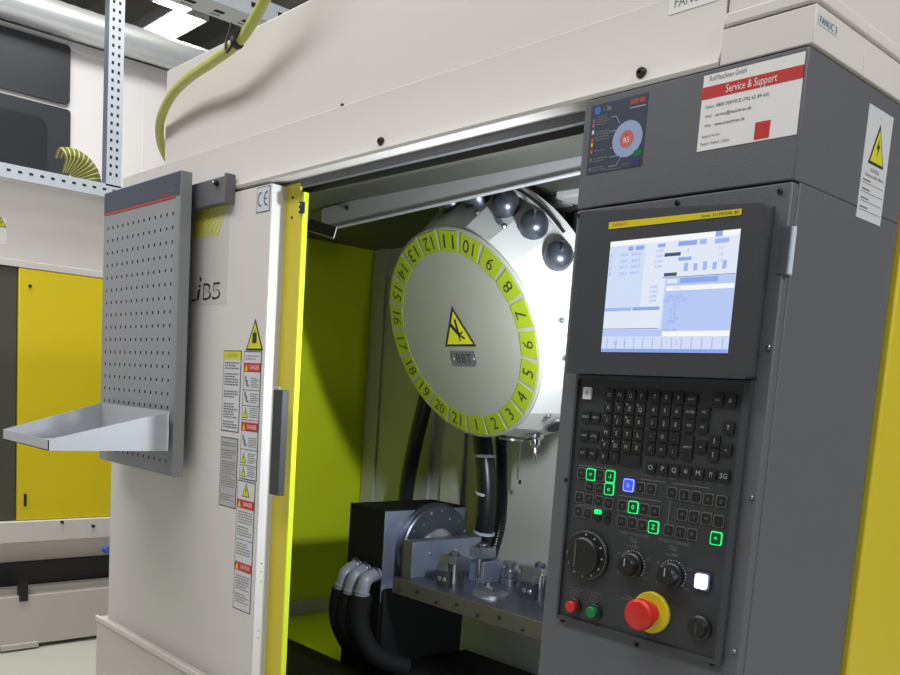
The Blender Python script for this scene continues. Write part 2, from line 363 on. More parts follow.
plate(b, xa, xb, 1.16, 1.473, 'paper_g', edge='ink_dark')
b.lines(P3(xm, 1.458), EX, EZ, .06, .014, 2, 'ink_grey', .3)
def danger(zc, t='DANGER', y=Y0):
    b.box(xa + .002, xb - .002, y - .0013, y, zc - .011, zc + .011, 'red_p'); b.text(t, P3(xm + .01, zc), EX, EZ, .015, 'paper', fit=.042)
    b.add([P3(xa + .006, zc - .008), P3(xa + .02, zc - .008), P3(xa + .013, zc + .008)], [(0, 1, 2)], 'sign_y')
danger(1.434, 'DANGER'); danger(1.29, 'DANGER')
for zc in (1.398, 1.36, 1.325, 1.253, 1.214, 1.18):
    b.lines(P3(xm + .015, zc), EX, EZ, .036, .026, 5, 'ink_grey', .4); b.box(xa, xb, Y0 - .0012, Y0, zc - .0195, zc - .018, 'ink_dark')
for zc in (1.325, 1.214, 1.18): tri_sign(b, P3(xa + .017, zc, Y0 - .0012), EX, EZ, .024, .028, out=OUT)
for zc in (1.398, 1.36, 1.253):
    for q in ((-.006, .009, .003, .009), (.0, .0, .004, .008), (.005, -.008, .006, .003)): b.obox(P3(xa + .018 + q[0], zc + q[1]), EX * q[2], OUT * .0001, EZ * q[3] * .7, 'ink_grey')
tag(b.build('danger_label', door), 'upper danger label with red bars and pictograms')
b = MB(); xa, xb = -1.928, -1.845; xm = (xa + xb) / 2; plate(b, xa, xb, .829, 1.156, 'paper_g', edge='ink_dark')
tri_sign(b, P3(xm, 1.135, Y0 - .0012), EX, EZ, .036, .036, out=OUT); danger(1.098); danger(.94, 'CAUTION')
for z, n in ((1.065, 5), (1.03, 4), (.985, 5), (.90, 6), (.86, 4)): b.lines(P3(xm, z), EX, EZ, .066, n * .0066, n, 'ink_grey', .4)
b.box(xa, xb, Y0 - .0012, Y0, 1.008, 1.0095, 'ink_dark')
tag(b.build('danger_label', door), 'lower danger label with red bars and fine print')
# header sticker top right
pa = pY(669, 13, Y0 + .006); pb = pY(718, 4, Y0 + .006)
b = MB(); b.box(pa.x, pb.x, Y0 + .005, Y0 + .006, 1.9595, 1.983, 'paper'); b.text('FANUC', V(((pa.x + pb.x) / 2 - .004, Y0 + .0046, 1.9735)), EX, EZ, .021, 'ink_grey', fit=.052); b.build('maker_sticker', mc)
b = MB(); q0 = XR + .0045
b.quad((q0, 1.157, 1.893), (q0, 1.212, 1.893), (q0, 1.212, 1.905), (q0, 1.157, 1.905), 'paper_g'); b.text('FANUC 3', (q0 + .0005, 1.185, 1.899), EY, EZ, .012, 'ink_blue', fit=.048); b.build('side_sticker', mc)
# grey mounting rail
b = MB(); b.box(-2.66, -2.003, 1.128, Y0, 1.833, 1.896, 'grey_rail'); b.box(-2.003, -1.995, 1.122, Y0, 1.829, 1.9, 'grey_rail'); b.cyl((-2.045, 1.128, 1.882), (-2.045, 1.118, 1.882), .007, 'black', 12); b.cyl((-2.045, 1.118, 1.882), (-2.045, 1.114, 1.882), .003, 'chrome', 10); b.build('mounting_rail', mc, .0015)

# ================================================================== CONTROL CABINET
cc = tag(empty('control_cabinet', (-.755, 1.3, .35)), 'dark grey operator console with lit screen, keyboard and red emergency stop', 'control panel')
cx0, cx1 = -.931, -.581
b = MB(); b.box(cx0, cx1, Y0, 1.4935, 1.702, 1.866, 'panel'); b.box(cx0, cx1, Y0 + .018, 1.4935, .352, 1.702, 'panel'); b.build('cabinet_body', cc, .002)
b = MB(); b.box(cx0 + .001, cx1 - .001, Y0, Y0 + .0175, .36, 1.6995, 'panel'); b.build('cabinet_door', cc, .002)
b = MB(); b.cyl((-.5765, 1.155, 1.583), (-.5765, 1.155, 1.643), .004, 'galv', 10); b.box(-.581, -.5785, 1.152, 1.168, 1.583, 1.643, 'paper_g'); b.box(-.59, -.577, 1.1485, 1.15, 1.583, 1.643, 'steel'); b.build('hinge', cc)
for x, z in ((-.590, 1.488), (-.590, 1.287), (-.590, 1.072), (-.925, 1.712 - .02), (-.905, 1.274), (-.745, 1.040), (-.888, 1.044), (-.62, 1.045), (-.75, 1.705 - .013), (-.598, 1.689), (-.62, 1.445), (-.75, 1.442)):
    bolt(cc, (x, Y0, z), r=.0035, m='steel' if x == -.590 else 'black')
# monitor
mx0, mx1, mz0, mz1 = -.900, -.602, 1.4445, 1.676
b = MB(); YM = 1.12
b.prism([(mx0, mz0), (mx1, mz0), (mx1, mz1 - .006), (mx0, mz1 + .014)], (0, Y0, 0), EX, EZ, V((0, YM - Y0, 0)), 'panel_d'); mon = b.build('monitor', cc, .004)
def S(x, z, l=0): return V((x, YM - .001 - .0002 * l, z))
sx0, sx1, sz0, sz1 = -.8365, -.6305, 1.4775, 1.6395
b = MB(); b.box(sx0, sx1, YM - .001, YM, sz0, sz1, 'scr_a')
sw, sh = sx1 - sx0, sz1 - sz0
def sr(u0, v0, u1, v1, m, l=1):   # u right, v down from top-left, 0..1
    b.quad(S(sx0 + u0 * sw, sz1 - v1 * sh, l), S(sx0 + u1 * sw, sz1 - v1 * sh, l), S(sx0 + u1 * sw, sz1 - v0 * sh, l), S(sx0 + u0 * sw, sz1 - v0 * sh, l), m)
def stx(t, u, v, size, m='scr_k', fit=None, l=3): b.text(t, S(sx0 + u * sw, sz1 - v * sh, l), EX, EZ, size, m, fit=fit)
sr(0, 0, 1, .045, 'scr_w'); sr(.83, 0, .88, .045, 'scr_d', 2)
sr(0, .045, .30, .62, 'scr_a'); sr(.30, .045, .48, .78, 'scr_c'); sr(.48, .045, 1, .36, 'scr_c')
for i in range(4):
    for u, w in ((.13, .06), (.23, .075)): stx('888.8', u, .13 + i * .055, .006, 'scr_l', w * sw)
    stx('8.888', .42, .12 + i * .045, .006, 'scr_l', .06 * sw); stx('XYZB'[i], .02, .13 + i * .055, .007, 'scr_d')
for i in range(4): stx('8.888', .40, .43 + i * .04, .006, 'scr_l', .06 * sw)
sr(.16, .06, .20, .095, 'scr_d', 2); sr(.22, .06, .29, .095, 'scr_d', 2); sr(.40, .06, .46, .09, 'scr_d', 2)
sr(.56, .055, .70, .095, 'scr_d', 2); sr(.72, .055, .77, .095, 'scr_l', 2); sr(.83, .06, .93, .10, 'scr_l', 2)
sr(.46, .145, .585, .175, 'scr_k', 2); sr(.47, .315, .57, .345, 'scr_k', 2); sr(.57, .19, .67, .22, 'scr_d', 2)
for i in range(5): sr(.62 + .07 * i, .24 + .01 * (i % 2), .65 + .07 * i, .31, 'scr_l', 2)
for i in range(3): stx('8', .64, .14 + i * .07, .007, 'scr_l'); stx('1.8', .88, .14 + i * .05, .006, 'scr_l')
sr(.46, .352, 1, .357, 'scr_k', 2); sr(.49, .36, 1, .86, 'scr_b'); sr(.50, .37, .58, .405, 'scr_c', 2); sr(.60, .365, .88, .41, 'scr_d', 2); sr(.50, .43, 1, .47, 'scr_w', 2); stx('O0001', .58, .45, .005, 'scr_l')
for i, t in enumerate(('G90 G54', 'M06 T02 ( B5 )', 'G0', 'X 0.', 'Y 0.', 'Z 50.', 'M08', '', 'G43 H2')): stx(t, .56 + .01 * (len(t) % 3), .52 + i * .036, .0065, 'scr_d')
sr(0, .60, .23, .63, 'scr_l', 2); sr(.24, .60, .46, .63, 'scr_d', 2); sr(0, .63, .46, .79, 'scr_c'); sr(0, .788, .46, .793, 'scr_k', 2); sr(.0, .80, 1, .86, 'scr_b', 1); sr(.5, .815, 1, .86, 'scr_w', 2)
sr(0, .865, 1, .97, 'scr_a', 1)
for i in range(13): sr(.045 + .076 * i, .87, .052 + .076 * i, .97, 'scr_l', 2)
sr(0, .97, 1, 1, 'scr_d', 1)
for u, t in ((.12, '88'), (.20, '8'), (.54, '?'), (.62, '2')): stx(t, u, .92, .008, 'scr_l')
tag(b.build('screen', mon, smooth=False), 'glowing pale blue screen full of numbers')
b = MB(); zt = 1.663
b.prism([(-.843, 1.6585), (-.632, 1.6575), (-.632, 1.6655), (-.843, 1.6685)], (0, YM, 0), EX, EZ, V((0, -.0008, 0)), 'estop_y')
b.text('FANUC', (-.823, YM - .001, 1.6635), EX, EZ, .007, 'red_p', fit=.026); b.text('Series 31i-MODEL B5', (-.663, YM - .001, 1.6615), EX, EZ, .006, 'ink_dark', fit=.055)
tag(b.build('name_strip', mon), 'yellow strip above the screen')
# keyboard panel -----------------------------------------------------------
YK = 1.146
b = MB(); kx0, kx1, kz0, kz1 = -.893, -.614, 1.054, 1.437
b.box(kx0, kx1, YK, Y0, kz0, kz1, 'key_panel')
for x0, x1, z0, z1 in ((kx0 - .004, kx1 + .010, kz1, kz1 + .006), (kx0 - .004, kx1 + .010, kz0 - .006, kz0), (kx0 - .004, kx0, kz0, kz1), (kx1, kx1 + .010, kz0, kz1)): b.box(x0, x1, YK - .004, Y0, z0, z1, 'panel_d')
def kt(t, x, z, s, m='ink_grey', fit=None): b.text(t, (x, YK - .0006, z), EX, EZ, s, m, fit=fit)
def bar(x0, x1, z, m='ink_grey', t=.0006): b.quad((x0, YK - .0006, z - t), (x1, YK - .0006, z - t), (x1, YK - .0006, z + t), (x0, YK - .0006, z + t), m)
bar(-.88, -.81, 1.301); kt('OPERATION', -.845, 1.301, .004)
bar(-.765, -.72, 1.292); kt('SPINDLE', -.742, 1.292, .004)
bar(-.80, -.725, 1.263); bar(-.875, -.81, 1.2385); bar(-.79, -.73, 1.2385); bar(-.71, -.65, 1.292); bar(-.778, -.72, 1.107)
b.quad((-.7105, YK - .0006, 1.232), (-.7095, YK - .0006, 1.232), (-.7095, YK - .0006, 1.268), (-.7105, YK - .0006, 1.268), 'ink_grey')
for x in (-.765, -.698): kt('FEED OVERRIDE' if x < -.75 else 'SPINDLE OVERRIDE', x, 1.207, .0055, fit=.05); kt('%', x, 1.198, .010, 'ink_grey', fit=.014); kt('RAPID', x, 1.188, .004, fit=.02)
for x, t in ((-.866, 'O'), (-.828, 'I')):
    kt('CYCLE STOP' if t == 'O' else 'CYCLE START', x, 1.103, .0045, fit=.03); kt(t, x, 1.094, .007); frame_lines(b, (x, YK - .0006, 1.094), EX, EZ, .012, .010, .0007, 'ink_grey')
kt('EMERGENCY STOP', -.748, 1.1105, .0045, fit=.045)
for x, t in ((-.749, 'POS'), (-.728, 'PROG'), (-.709, 'OFFSET'), (-.69, 'SYS'), (-.67, 'MSG'), (-.651, 'GRAPH'), (-.632, 'CUSTOM')): kt(t, x, 1.299, .0045, 'ink_grey', fit=.013)
kt('1', -.787, 1.207, .004); kt('x100', -.79, 1.2405, .004)
kp = b.build('keyboard_panel', cc)
# key caps
def key(x, z, t='', w=.0165, h=.0165, m='key', ink='ink', size=.0085, name='key', outline=None, label=None, sub=None):
    b = MB(); yy = YK; dep = .003; x += .002
    if outline: b.prism(rr(w + .001, h + .001, .003), (x, yy, z), EX, EZ, (0, -.0016, 0), outline); b.prism(rr(w - .0018, h - .0018, .0025), (x, yy, z), EX, EZ, (0, -.0022, 0), m); dep = .0022
    else: b.prism(rr(w, h, .002), (x, yy, z), EX, EZ, (0, -dep, 0), m)
    if t: b.text(t, (x, yy - dep - .0002, z - (0.001 if sub else 0)), EX, EZ, size, ink)
    if sub: b.text(sub, (x - .0045, yy - dep - .0002, z + .0055), EX, EZ, .0042, ink)
    o = b.build(name, kp)
    if label: o['label'] = label
    return o
px = [-.834, -.8145, -.795, -.776, -.7535, -.734, -.7145]; pz = [1.415, 1.3955, 1.3765, 1.3575, 1.3385]
rows = ['ONGP789', 'XYZQ456', 'IJKR123', 'MSTL-0.', 'FDHE/=;']; subs = ['( ) ? , ', 'UVW&*[]', '#$@^%!+', '<>_:   ', 'ABC"   ']
for r_, z in enumerate(pz):
    for c_, x in enumerate(px): key(x, z, rows[r_][c_], sub=(subs[r_][c_] if c_ < 4 and subs[r_][c_] != ' ' else None))
key(-.8345, 1.3195, 'F', sub='('); key(-.815, 1.3195, ';'); key(-.7855, 1.3185, '', w=.036)
for x, z, t in ((-.875, 1.378, 'RESET'), (-.856, 1.378, 'HELP'), (-.875, 1.349, 'CAN'), (-.856, 1.349, 'CTRL'), (-.875, 1.3215, 'ALT'), (-.856, 1.3215, 'FN')): key(x, z, t, size=.0048)
key(-.876, 1.415, 'R', m='paper', ink='ink_grey', size=.009, w=.016, h=.019, label='white key')
for x, z, t in ((-.693, 1.414, 'SHIFT'), (-.693, 1.396, 'ALTER'), (-.693, 1.377, 'INS'), (-.6715, 1.397, 'PG'), (-.6715, 1.376, 'PG'), (-.653, 1.415, 'ESC'), (-.634, 1.415, '#'), (-.633, 1.378, 'T')): key(x, z, t, size=.0048 if len(t) > 1 else .009)
key(-.692, 1.346, 'INPUT', h=.036, size=.0045)
for x, z, t in ((-.671, 1.349, '-'), (-.6515, 1.358, 'I'), (-.6515, 1.339, 'I'), (-.633, 1.348, '-')): key(x, z, t, size=.011)
for x, t in ((-.749, 'O'), (-.7285, 'P'), (-.7095, 'Q'), (-.6905, 'III'), (-.671, 'M'), (-.6515, '?!'), (-.632, 'SG')): key(x, 1.311, t, size=.010 if len(t) < 3 else .008)
G = dict(w=.0155, h=.0165, outline='key_line', ink='ink_grey', size=.006)
for x, z in ((-.874, 1.289), (-.839, 1.289), (-.856, 1.27), (-.837, 1.269), (-.874, 1.25), (-.855, 1.2495), (-.836, 1.249), (-.8175, 1.248), (-.8735, 1.2275), (-.855, 1.227), (-.764, 1.279), (-.745, 1.279), (-.792, 1.248), (-.754, 1.248), (-.735, 1.247), (-.791, 1.224), (-.772, 1.224), (-.754, 1.2235),
             (-.71, 1.278), (-.69, 1.277), (-.671, 1.277), (-.652, 1.276), (-.632, 1.276), (-.69, 1.249), (-.671, 1.249), (-.652, 1.249), (-.633, 1.248), (-.709, 1.223), (-.69, 1.223), (-.671, 1.223)):
    key(x, z, random.choice(('III', 'M', 'W', 'Z', '[]', 'X1', '-')), name='mode_key', **G)
for x, z, t in ((-.856, 1.2885, '='), (-.8195, 1.2895, '-I'), (-.8195, 1.270, 'o'), (-.773, 1.248, '0'), (-.735, 1.2235, 'Z'), (-.634, 1.2235, '=')):
    key(x, z, t, w=.0165, h=.018, m='green_key', ink='green_led', outline='green_led', size=.010, name='mode_key', label='lit green key')
key(-.836, 1.232, '', w=.012, h=.007, m='green_led', name='mode_key', label='small lit green key'); key(-.836, 1.222, '', w=.011, h=.006, name='mode_key'); key(-.8185, 1.231, '', w=.011, h=.006, name='mode_key'); key(-.8185, 1.221, '', w=.011, h=.006, name='mode_key')
key(-.785, 1.280, 'b', w=.0175, h=.0185, m='blue_key', ink='blue_led', outline='blue_led', size=.010, name='mode_key', label='lit blue key')
# handwheel dial
b = MB(); o = V((-.846, YK, 1.161))
b.lathe(o, OUT, [(.040, 0), (.040, .004), (.0385, .006)], 'black', 48); b.lathe(o, OUT, [(.0385, .006), (.0385, .0065), (.0372, .0065)], 'ink_grey', 48); b.lathe(o, OUT, [(.037, .006), (.037, .009), (.03, .0095), (.029, .016), (.0265, .018)], 'black', 48)
for i in range(10):
    a = math.radians(90 - 30 * i); p = o + EX * .0335 * math.cos(a) + EZ * .0335 * math.sin(a) + OUT * .0095; b.cyl(p, p + OUT * .0012, .0016, 'ink', 8)
b.obox(o + EX * -.012 + OUT * .0186, EX * .0018, OUT * .0004, EZ * .02, 'cast'); b.build('handwheel_dial', kp)
def dial(x, z):
    b = MB(); o = V((x, YK, z)); b.lathe(o, OUT, [(.0185, 0), (.0185, .006), (.016, .008), (.0145, .020), (.013, .022)], 'black', 32)
    b.obox(o + OUT * .0225 + EZ * .006, EX * .0008, OUT * .0004, EZ * .006, 'ink')
    for i in range(21):
        a = math.radians(215 - 250 * i / 20); p = o + EX * .0215 * math.cos(a) + EZ * .0215 * math.sin(a) + OUT * .0005; s_ = .0013 if i % 4 else .0018
        b.cyl(p, p + OUT * .0004, s_ * .8, 'ink', 6)
        if i % 5 == 0: b.text(('0', '50', '100', '150', '200')[i // 5], o + EX * .029 * math.cos(a) + EZ * .029 * math.sin(a) + OUT * .0006, EX, EZ, .006, 'ink_grey')
    b.build('override_dial', kp)
dial(-.763, 1.161); dial(-.694, 1.159)
for x, mm, lb in ((-.863, 'red', 'round red push button'), (-.823, 'green', 'round green push button')):
    b = MB(); o = V((x, YK, 1.0745)); b.lathe(o, OUT, [(.013, 0), (.013, .004), (.0115, .005)], 'black', 24); b.lathe(o + OUT * .004, OUT, [(.009, 0), (.009, .009), (.0078, .010)], mm, 24); tag(b.build('push_button', kp), lb)
es = MB(); o = V((-.722, YK, 1.097)); es.lathe(o, OUT, [(.031, 0), (.031, .004), (.029, .006)], 'estop_y', 40); tag(es.build('emergency_stop_collar', kp), 'yellow round collar of the emergency stop')
es = MB(); es.lathe(o, OUT, [(.016, .005), (.016, .022), (.0225, .024), (.0238, .030), (.0232, .036), (.020, .0395), (.012, .041)], 'red', 40); tag(es.build('emergency_stop_cap', kp), 'large red mushroom cap')
b = MB(); o = V((-.645, YK, 1.160)); b.prism(rr(.024, .026, .003), o, EX, EZ, (0, -.004, 0), 'panel_d'); b.prism(rr(.017, .020, .003), o, EX, EZ, (0, -.008, 0), 'white_led'); tag(b.build('illuminated_button', kp), 'square button glowing blue white')
b = MB(); o = V((-.642, YK, 1.093)); b.lathe(o, OUT, [(.018, 0), (.018, .004), (.015, .006), (.013, .012)], 'black', 28); b.obox(o + OUT * .012, EX * .002, OUT * .0006, EZ * .008, 'key_panel'); b.build('key_switch', kp)
# stickers on cabinet ---------------------------------------------------------
b = MB(); y = Y0; plate(b, -.918, -.816, 1.756, 1.8595, 'poster', y, .0006)
def q3(x, z): return V((x, y - .0009, z))
b.lathe((-.846, y, 1.799), OUT, [(.0265, 0), (.0265, .001)], 'pale_blue', 40); b.lathe((-.847, y, 1.799), OUT, [(.0125, 0), (.0125, .0013)], 'salmon', 32); b.text('B5', (-.847, y - .0015, 1.797), EX, EZ, .011, 'paper'); b.text('SL', (-.847, y - .0015, 1.806), EX, EZ, .007, 'red_p')
b.lathe((-.905, y, 1.85), OUT, [(.006, 0), (.006, .001)], 'blue_p', 20); b.text('- 36', (-.887, y - .001, 1.850), EX, EZ, .009, 'pale_blue'); b.text('888:88', (-.833, y - .001, 1.851), EX, EZ, .011, 'orange', fit=.026); b.quad(q3(-.846, 1.842), q3(-.818, 1.842), q3(-.818, 1.8435), q3(-.846, 1.8435), 'ink')
for z, n, mm in ((1.836, 2, 'ink_grey'), (1.829, 1, 'orange'), (1.819, 1, 'paper'), (1.807, 1, 'orange'), (1.80, 1, 'estop_y'), (1.79, 1, 'orange'), (1.777, 1, 'ink_grey'), (1.763, 1, 'ink_grey')):
    b.obox(q3(-.911, z), EX * .0018, OUT * .0001, EZ * .0028, mm)
for z, n in ((1.835, 4), (1.812, 4), (1.790, 1), (1.7765, 2), (1.763, 2)): b.lines(q3(-.893, z), EX, EZ, .026, n * .0038, n, 'ink_grey', .45)
for a, c in (((-.879, 1.836), (-.87, 1.836)), ((-.87, 1.836), (-.862, 1.824)), ((-.879, 1.815), (-.868, 1.815)), ((-.876, 1.79), (-.866, 1.79)), ((-.876, 1.777), (-.86, 1.777)), ((-.876, 1.763), (-.862, 1.763)), ((-.862, 1.763), (-.855, 1.774))):
    a = V((a[0], a[1])); c = V((c[0], c[1])); t_ = (c - a).normalized() * .0005; n_ = V((-t_.y, t_.x)); b.quad(*[q3(p.x, p.y) for p in (a - n_, c - n_, c + n_, a + n_)], 'pale_blue')
b.prism(rr(.014, .009, .004), q3(-.826, 1.7755), EX, EZ, (0, -.0002, 0), 'green'); b.obox(q3(-.827, 1.7625), EX * .007, OUT * .0002, EZ * .005, 'navy_p'); b.lines(q3(-.845, 1.7755), EX, EZ, .010, .004, 1, 'ink_grey', .4); b.lines(q3(-.846, 1.7625), EX, EZ, .010, .004, 1, 'ink_grey', .4); b.lines(q3(-.868, 1.7585), EX, EZ, .03, .003, 1, 'ink_grey', .4)
b.v = [v - EZ * .0035 for v in b.v]
tag(b.build('instruction_sticker', cc), 'dark blue sticker with a pale ring')
b = MB(); plate(b, -.7265, -.5845, 1.758, 1.8595, 'paper', y, .0007); b.box(-.7265, -.5845, y - .001, y, 1.827, 1.8435, 'red_p')
b.text('Service & Support', (-.655, y - .0012, 1.835), EX, EZ, .015, 'paper', fit=.072); b.text('RobMaschinen GmbH', (-.69, y - .001, 1.8535), EX, EZ, .010, 'ink_grey', fit=.054)
for i, (t, u) in enumerate((('Telefon:', '0800 SERVICE (742 62 89 69)'), ('Mail:', 'service@maschinen.de'), ('Web:', 'www.maschinen.de'))):
    b.text(t, (-.713, y - .001, 1.816 - i * .0125), EX, EZ, .006, 'ink_grey', fit=.014 if i == 0 else .010); b.text(u, ((-.703 + (.075, .052, .044)[i] / 2), y - .001, 1.816 - i * .0125), EX, EZ, .0065, 'ink_dark', fit=(.075, .052, .044)[i])
b.text('Support Hotline:', (-.707, y - .001, 1.777), EX, EZ, .0055, 'ink_grey', fit=.028); b.text('Deutsch / Englisch / Italiano', (-.70, y - .001, 1.767), EX, EZ, .0055, 'ink_grey', fit=.044)
b.obox((-.632, y - .001, 1.7715), EX * .0105, OUT * .0002, EZ * .011, 'red_p')
tag(b.build('service_sticker', cc), 'white sticker with a red bar reading Service & Support')
b = MB(); xs = cx1
b.box(xs, xs + .0008, 1.342, 1.427, 1.688, 1.843, 'paper_g'); tri_sign(b, (xs + .0012, 1.385, 1.795), EY, EZ, .054, .058, out=EX)
b.text('ACHTUNG', (xs + .0012, 1.385, 1.758), EY, EZ, .008, 'ink_grey', fit=.03); b.text('Gehause nicht offnen', (xs + .0012, 1.385, 1.750), EY, EZ, .007, 'ink_grey', fit=.064); b.text('i', (xs + .0012, 1.385, 1.832), EY, EZ, .008, 'ink_blue')
for i in range(4):
    z = 1.738 - i * .0125; b.quad(*[(xs + .0012, a, z + c) for a, c in ((1.347, -.0003), (1.422, -.0003), (1.422, .0003), (1.347, .0003))], 'ink_grey'); b.lines((xs + .0012, 1.362, z + .004), EY, EZ, .026, .004, 1, 'ink_grey', .5)
tag(b.build('warning_sticker', cc), 'narrow white sticker with a yellow triangle')

# ================================================================== TOOL TURRET
tc_ = V((-1.629, 1.6, 1.5486)); ta, tb = .3805, -.0494
tn = V((math.sin(tb) * math.cos(ta), -math.cos(tb) * math.cos(ta), -math.sin(ta))).normalized()
t1 = EZ.cross(tn).normalized(); t2 = tn.cross(t1)
tt = tag(empty('tool_turret', tc_), 'round tilted tool drum with yellow numbers 1 to 21 around its white face', 'tool changer')
N = 21
def tdir(k): a = -.01708 + (k - 1) * 2 * math.pi / N; return math.sin(a) * t1 - math.cos(a) * t2, math.cos(a) * t1 + math.sin(a) * t2
def ring(r, h, half=.5): return [tc_ + tdir(k + half)[0] * r - tn * h for k in range(1, N + 1)]
b = MB(); prof = [(.258, .004), (.270, .010), (.3285, .134), (.326, .155), (.22, .22)]
vs = []; 
for r_, h_ in prof: vs += ring(r_, h_)
fs = [(j * N + i, j * N + (i + 1) % N, (j + 1) * N + (i + 1) % N, (j + 1) * N + i) for j in range(len(prof) - 1) for i in range(N)]
b.add(vs, fs + [tuple(range(N - 1, -1, -1)), tuple((len(prof) - 1) * N + i for i in range(N))], 'drum'); b.build('drum', tt, smooth=False)
b = MB(); b.lathe(tc_ - tn * .004, tn, [(.268, 0), (.272, .004), (.272, .010), (.268, .013), (.262, .0135)], 'face', 84); b.build('face_plate', tt)
for k in range(1, 22):
    rd, tg = tdir(k); b = MB(); o = tc_ + rd * .2375 + tn * .0098
    w0, w1 = .0285, .0335
    b.prism([(-w0, .025), (-w1, -.025), (w1, -.025), (w0, .025)], o, tg, -rd, tn * .001, 'tile')
    b.text(str(k), o + tn * .0012 + rd * .001, tg, -rd, .047, 'ink_dark', fit=(.026 if k > 9 else None) and .036)
    b.build('number_tile', tt)
b = MB(); tri_sign(b, tc_ + tn * .0102 + t2 * .026 + t1 * .0, t1, t2, .118, .104, hand=True, out=tn); tag(b.build('warning_triangle', tt), 'yellow hand warning triangle')
b = MB(); o = tc_ + tn * .0098 - t2 * .058 + t1 * .003
b.prism([(-.047, -.02), (.037, -.02), (.045, -.01), (.045, .02), (-.045, .02), (-.047, .01)], o, t1, t2, tn * .001, 'grey_rail'); b.text('BBT', o + tn * .0013, t1, t2, .034, 'ink_dark', fit=.056)
for x in (-.038, .037): b.cyl(o + t1 * x + tn * .001, o + t1 * x + tn * .002, .003, 'foil', 8)
tag(b.build('name_plate', tt), 'small grey plate reading BBT')
GE = lambda rd: (-tn * .905 + rd * .425).normalized()
MN = lambda rd: (rd * .905 + tn * .425).normalized()
def surf(k, h): rd, tg = tdir(k); return tc_ + rd * .272 + GE(rd) * h, rd, tg
for k in (8, 9, 10, 11, 12):   # dark tool pot covers
    p, rd, tg = surf(k, .105); n_ = MN(rd); b = MB()
    b.lathe(p - n_ * .012, n_, [(.033, 0), (.034, .012), (.033, .024), (.028, .036), (.018, .044), (.007, .047)], 'steel_dark', 28)
    b.cyl(p + n_ * .026, p + n_ * .052, .0035, 'chrome', 10); b.build('tool_pot', tt)
for k in (9.5, 10.5, 6.5, 3.5, 5.5):
    p, rd, tg = surf(k, .055); bolt(tt, p, MN(rd), .007, 'steel')
for k in (3, 4, 1, 21):
    p, rd, tg = surf(k, .11); n_ = MN(rd); b = MB(); b.lathe(p - n_ * .002, n_, [(.034, 0), (.034, .005), (.028, .006), (.028, .001)], 'steel', 28); b.cyl(p, p + n_ * .0045, .027, 'black', 24); b.build('tool_socket', tt)
p, rd, tg = surf(2, .105); n_ = MN(rd)
b = MB(); b.lathe(p - n_ * .004, n_, [(.024, 0), (.024, .008), (.015, .012), (.013, .026), (.009, .030), (.004, .031), (.0035, .074), (.001, .078)], 'chrome', 20); b.build('tool_holder', tt)
b = MB(); A = []
for i in range(25):
    k = 7.2 + 3.6 * i / 24; p, rd, tg = surf(k, .146); n_ = MN(rd); g = GE(rd); A.append([p + n_ * .012 - g * .012, p + n_ * .012 + g * .014, p + n_ * .018 + g * .014, p + n_ * .018 - g * .012])
vs = [q for a in A for q in a]; fs = [(i * 4 + j, i * 4 + (j + 1) % 4, i * 4 + 4 + (j + 1) % 4, i * 4 + 4 + j) for i in range(24) for j in range(4)] + [(0, 1, 2, 3), (99, 98, 97, 96)]
b.add(vs, fs, 'drum'); b.build('guard_band', tt)
b = MB(); b.tube([surf(k, .130)[0] + MN(surf(k, .130)[1]) * .040 for k in (11, 10.3, 9.6, 8.9, 8.3)], .004, 'black', 8); b.build('cable', tt)
b = MB(); b.lathe(tc_ - tn * .21, -tn, [(.13, 0), (.13, .08), (.10, .10)], 'blackmetal', 32); b.build('rear_hub', tt)
# spindle head behind the drum
sh_ = tag(empty('spindle_head', (-1.45, 1.95, 1.55)), 'dark spindle head with pale bracket above and behind the tool drum', 'machine head')
a_, c_ = pY(546, 199, 1.93), pY(600, 238, 1.93)
b = MB(); b.box(a_.x, c_.x, 1.93, 2.065, 1.40, a_.z, 'blackmetal'); b.cyl((a_.x + .07, 1.92, 1.70), (a_.x + .07, 1.92, a_.z - .02), .02, 'black', 16); b.cyl((a_.x + .13, 1.915, 1.72), (a_.x + .13, 1.915, a_.z - .05), .014, 'steel_dark', 16); b.build('head_casting', sh_, .006)
a_, m_, c_ = pY(488, 205, 1.74), pY(562, 183, 1.74), pY(585, 178, 1.74); lo_ = pY(565, 200, 1.74).z
b = MB(); b.box(a_.x, m_.x, 1.75, 1.79, lo_ - .004, m_.z + .01, 'grey_side'); b.box(m_.x + .001, c_.x + .05, 1.72, 1.80, lo_, m_.z + .03, 'drum'); b.build('bracket', sh_, .003)

# ================================================================== ROTARY TABLE
rt = tag(empty('rotary_table', (-1.96, 1.76, .5)), 'black rotary table housing with round steel faceplate at the left of the work area', 'rotary table')
FX = -1.885
b = MB(); b.box(-2.042, FX, 1.60, 1.925, .60, 1.066, 'blackmetal'); b.box(FX - .001, FX + .0006, 1.603, 1.922, .80, 1.062, 'steel_blue'); b.build('housing', rt, .003)
b = MB(); b.box(-2.06, -1.87, 1.605, 1.93, .575, .838, 'blackmetal'); b.box(-1.87, -.95, 1.605, 1.95, .57, .62, 'blackmetal'); b.build('carriage', rt, .008)
dc = V((FX, 1.785, .942))
b = MB(); b.lathe(dc, EX, [(.138, 0), (.140, .004), (.140, .016), (.137, .02)], 'steel_dark', 64); b.lathe(dc + EX * .016, EX, [(.135, 0), (.135, .012), (.131, .015)], 'steel_dark', 64)
for i in range(18):
    a = math.radians(20 * i + 7); rr_ = .119 if i % 3 else .102; p = dc + EX * .031 + EY * rr_ * math.cos(a) + EZ * rr_ * math.sin(a); b.cyl(p, p + EX * .0015, .0035, 'chrome' if i % 2 else 'steel', 10)
b.build('faceplate', rt)
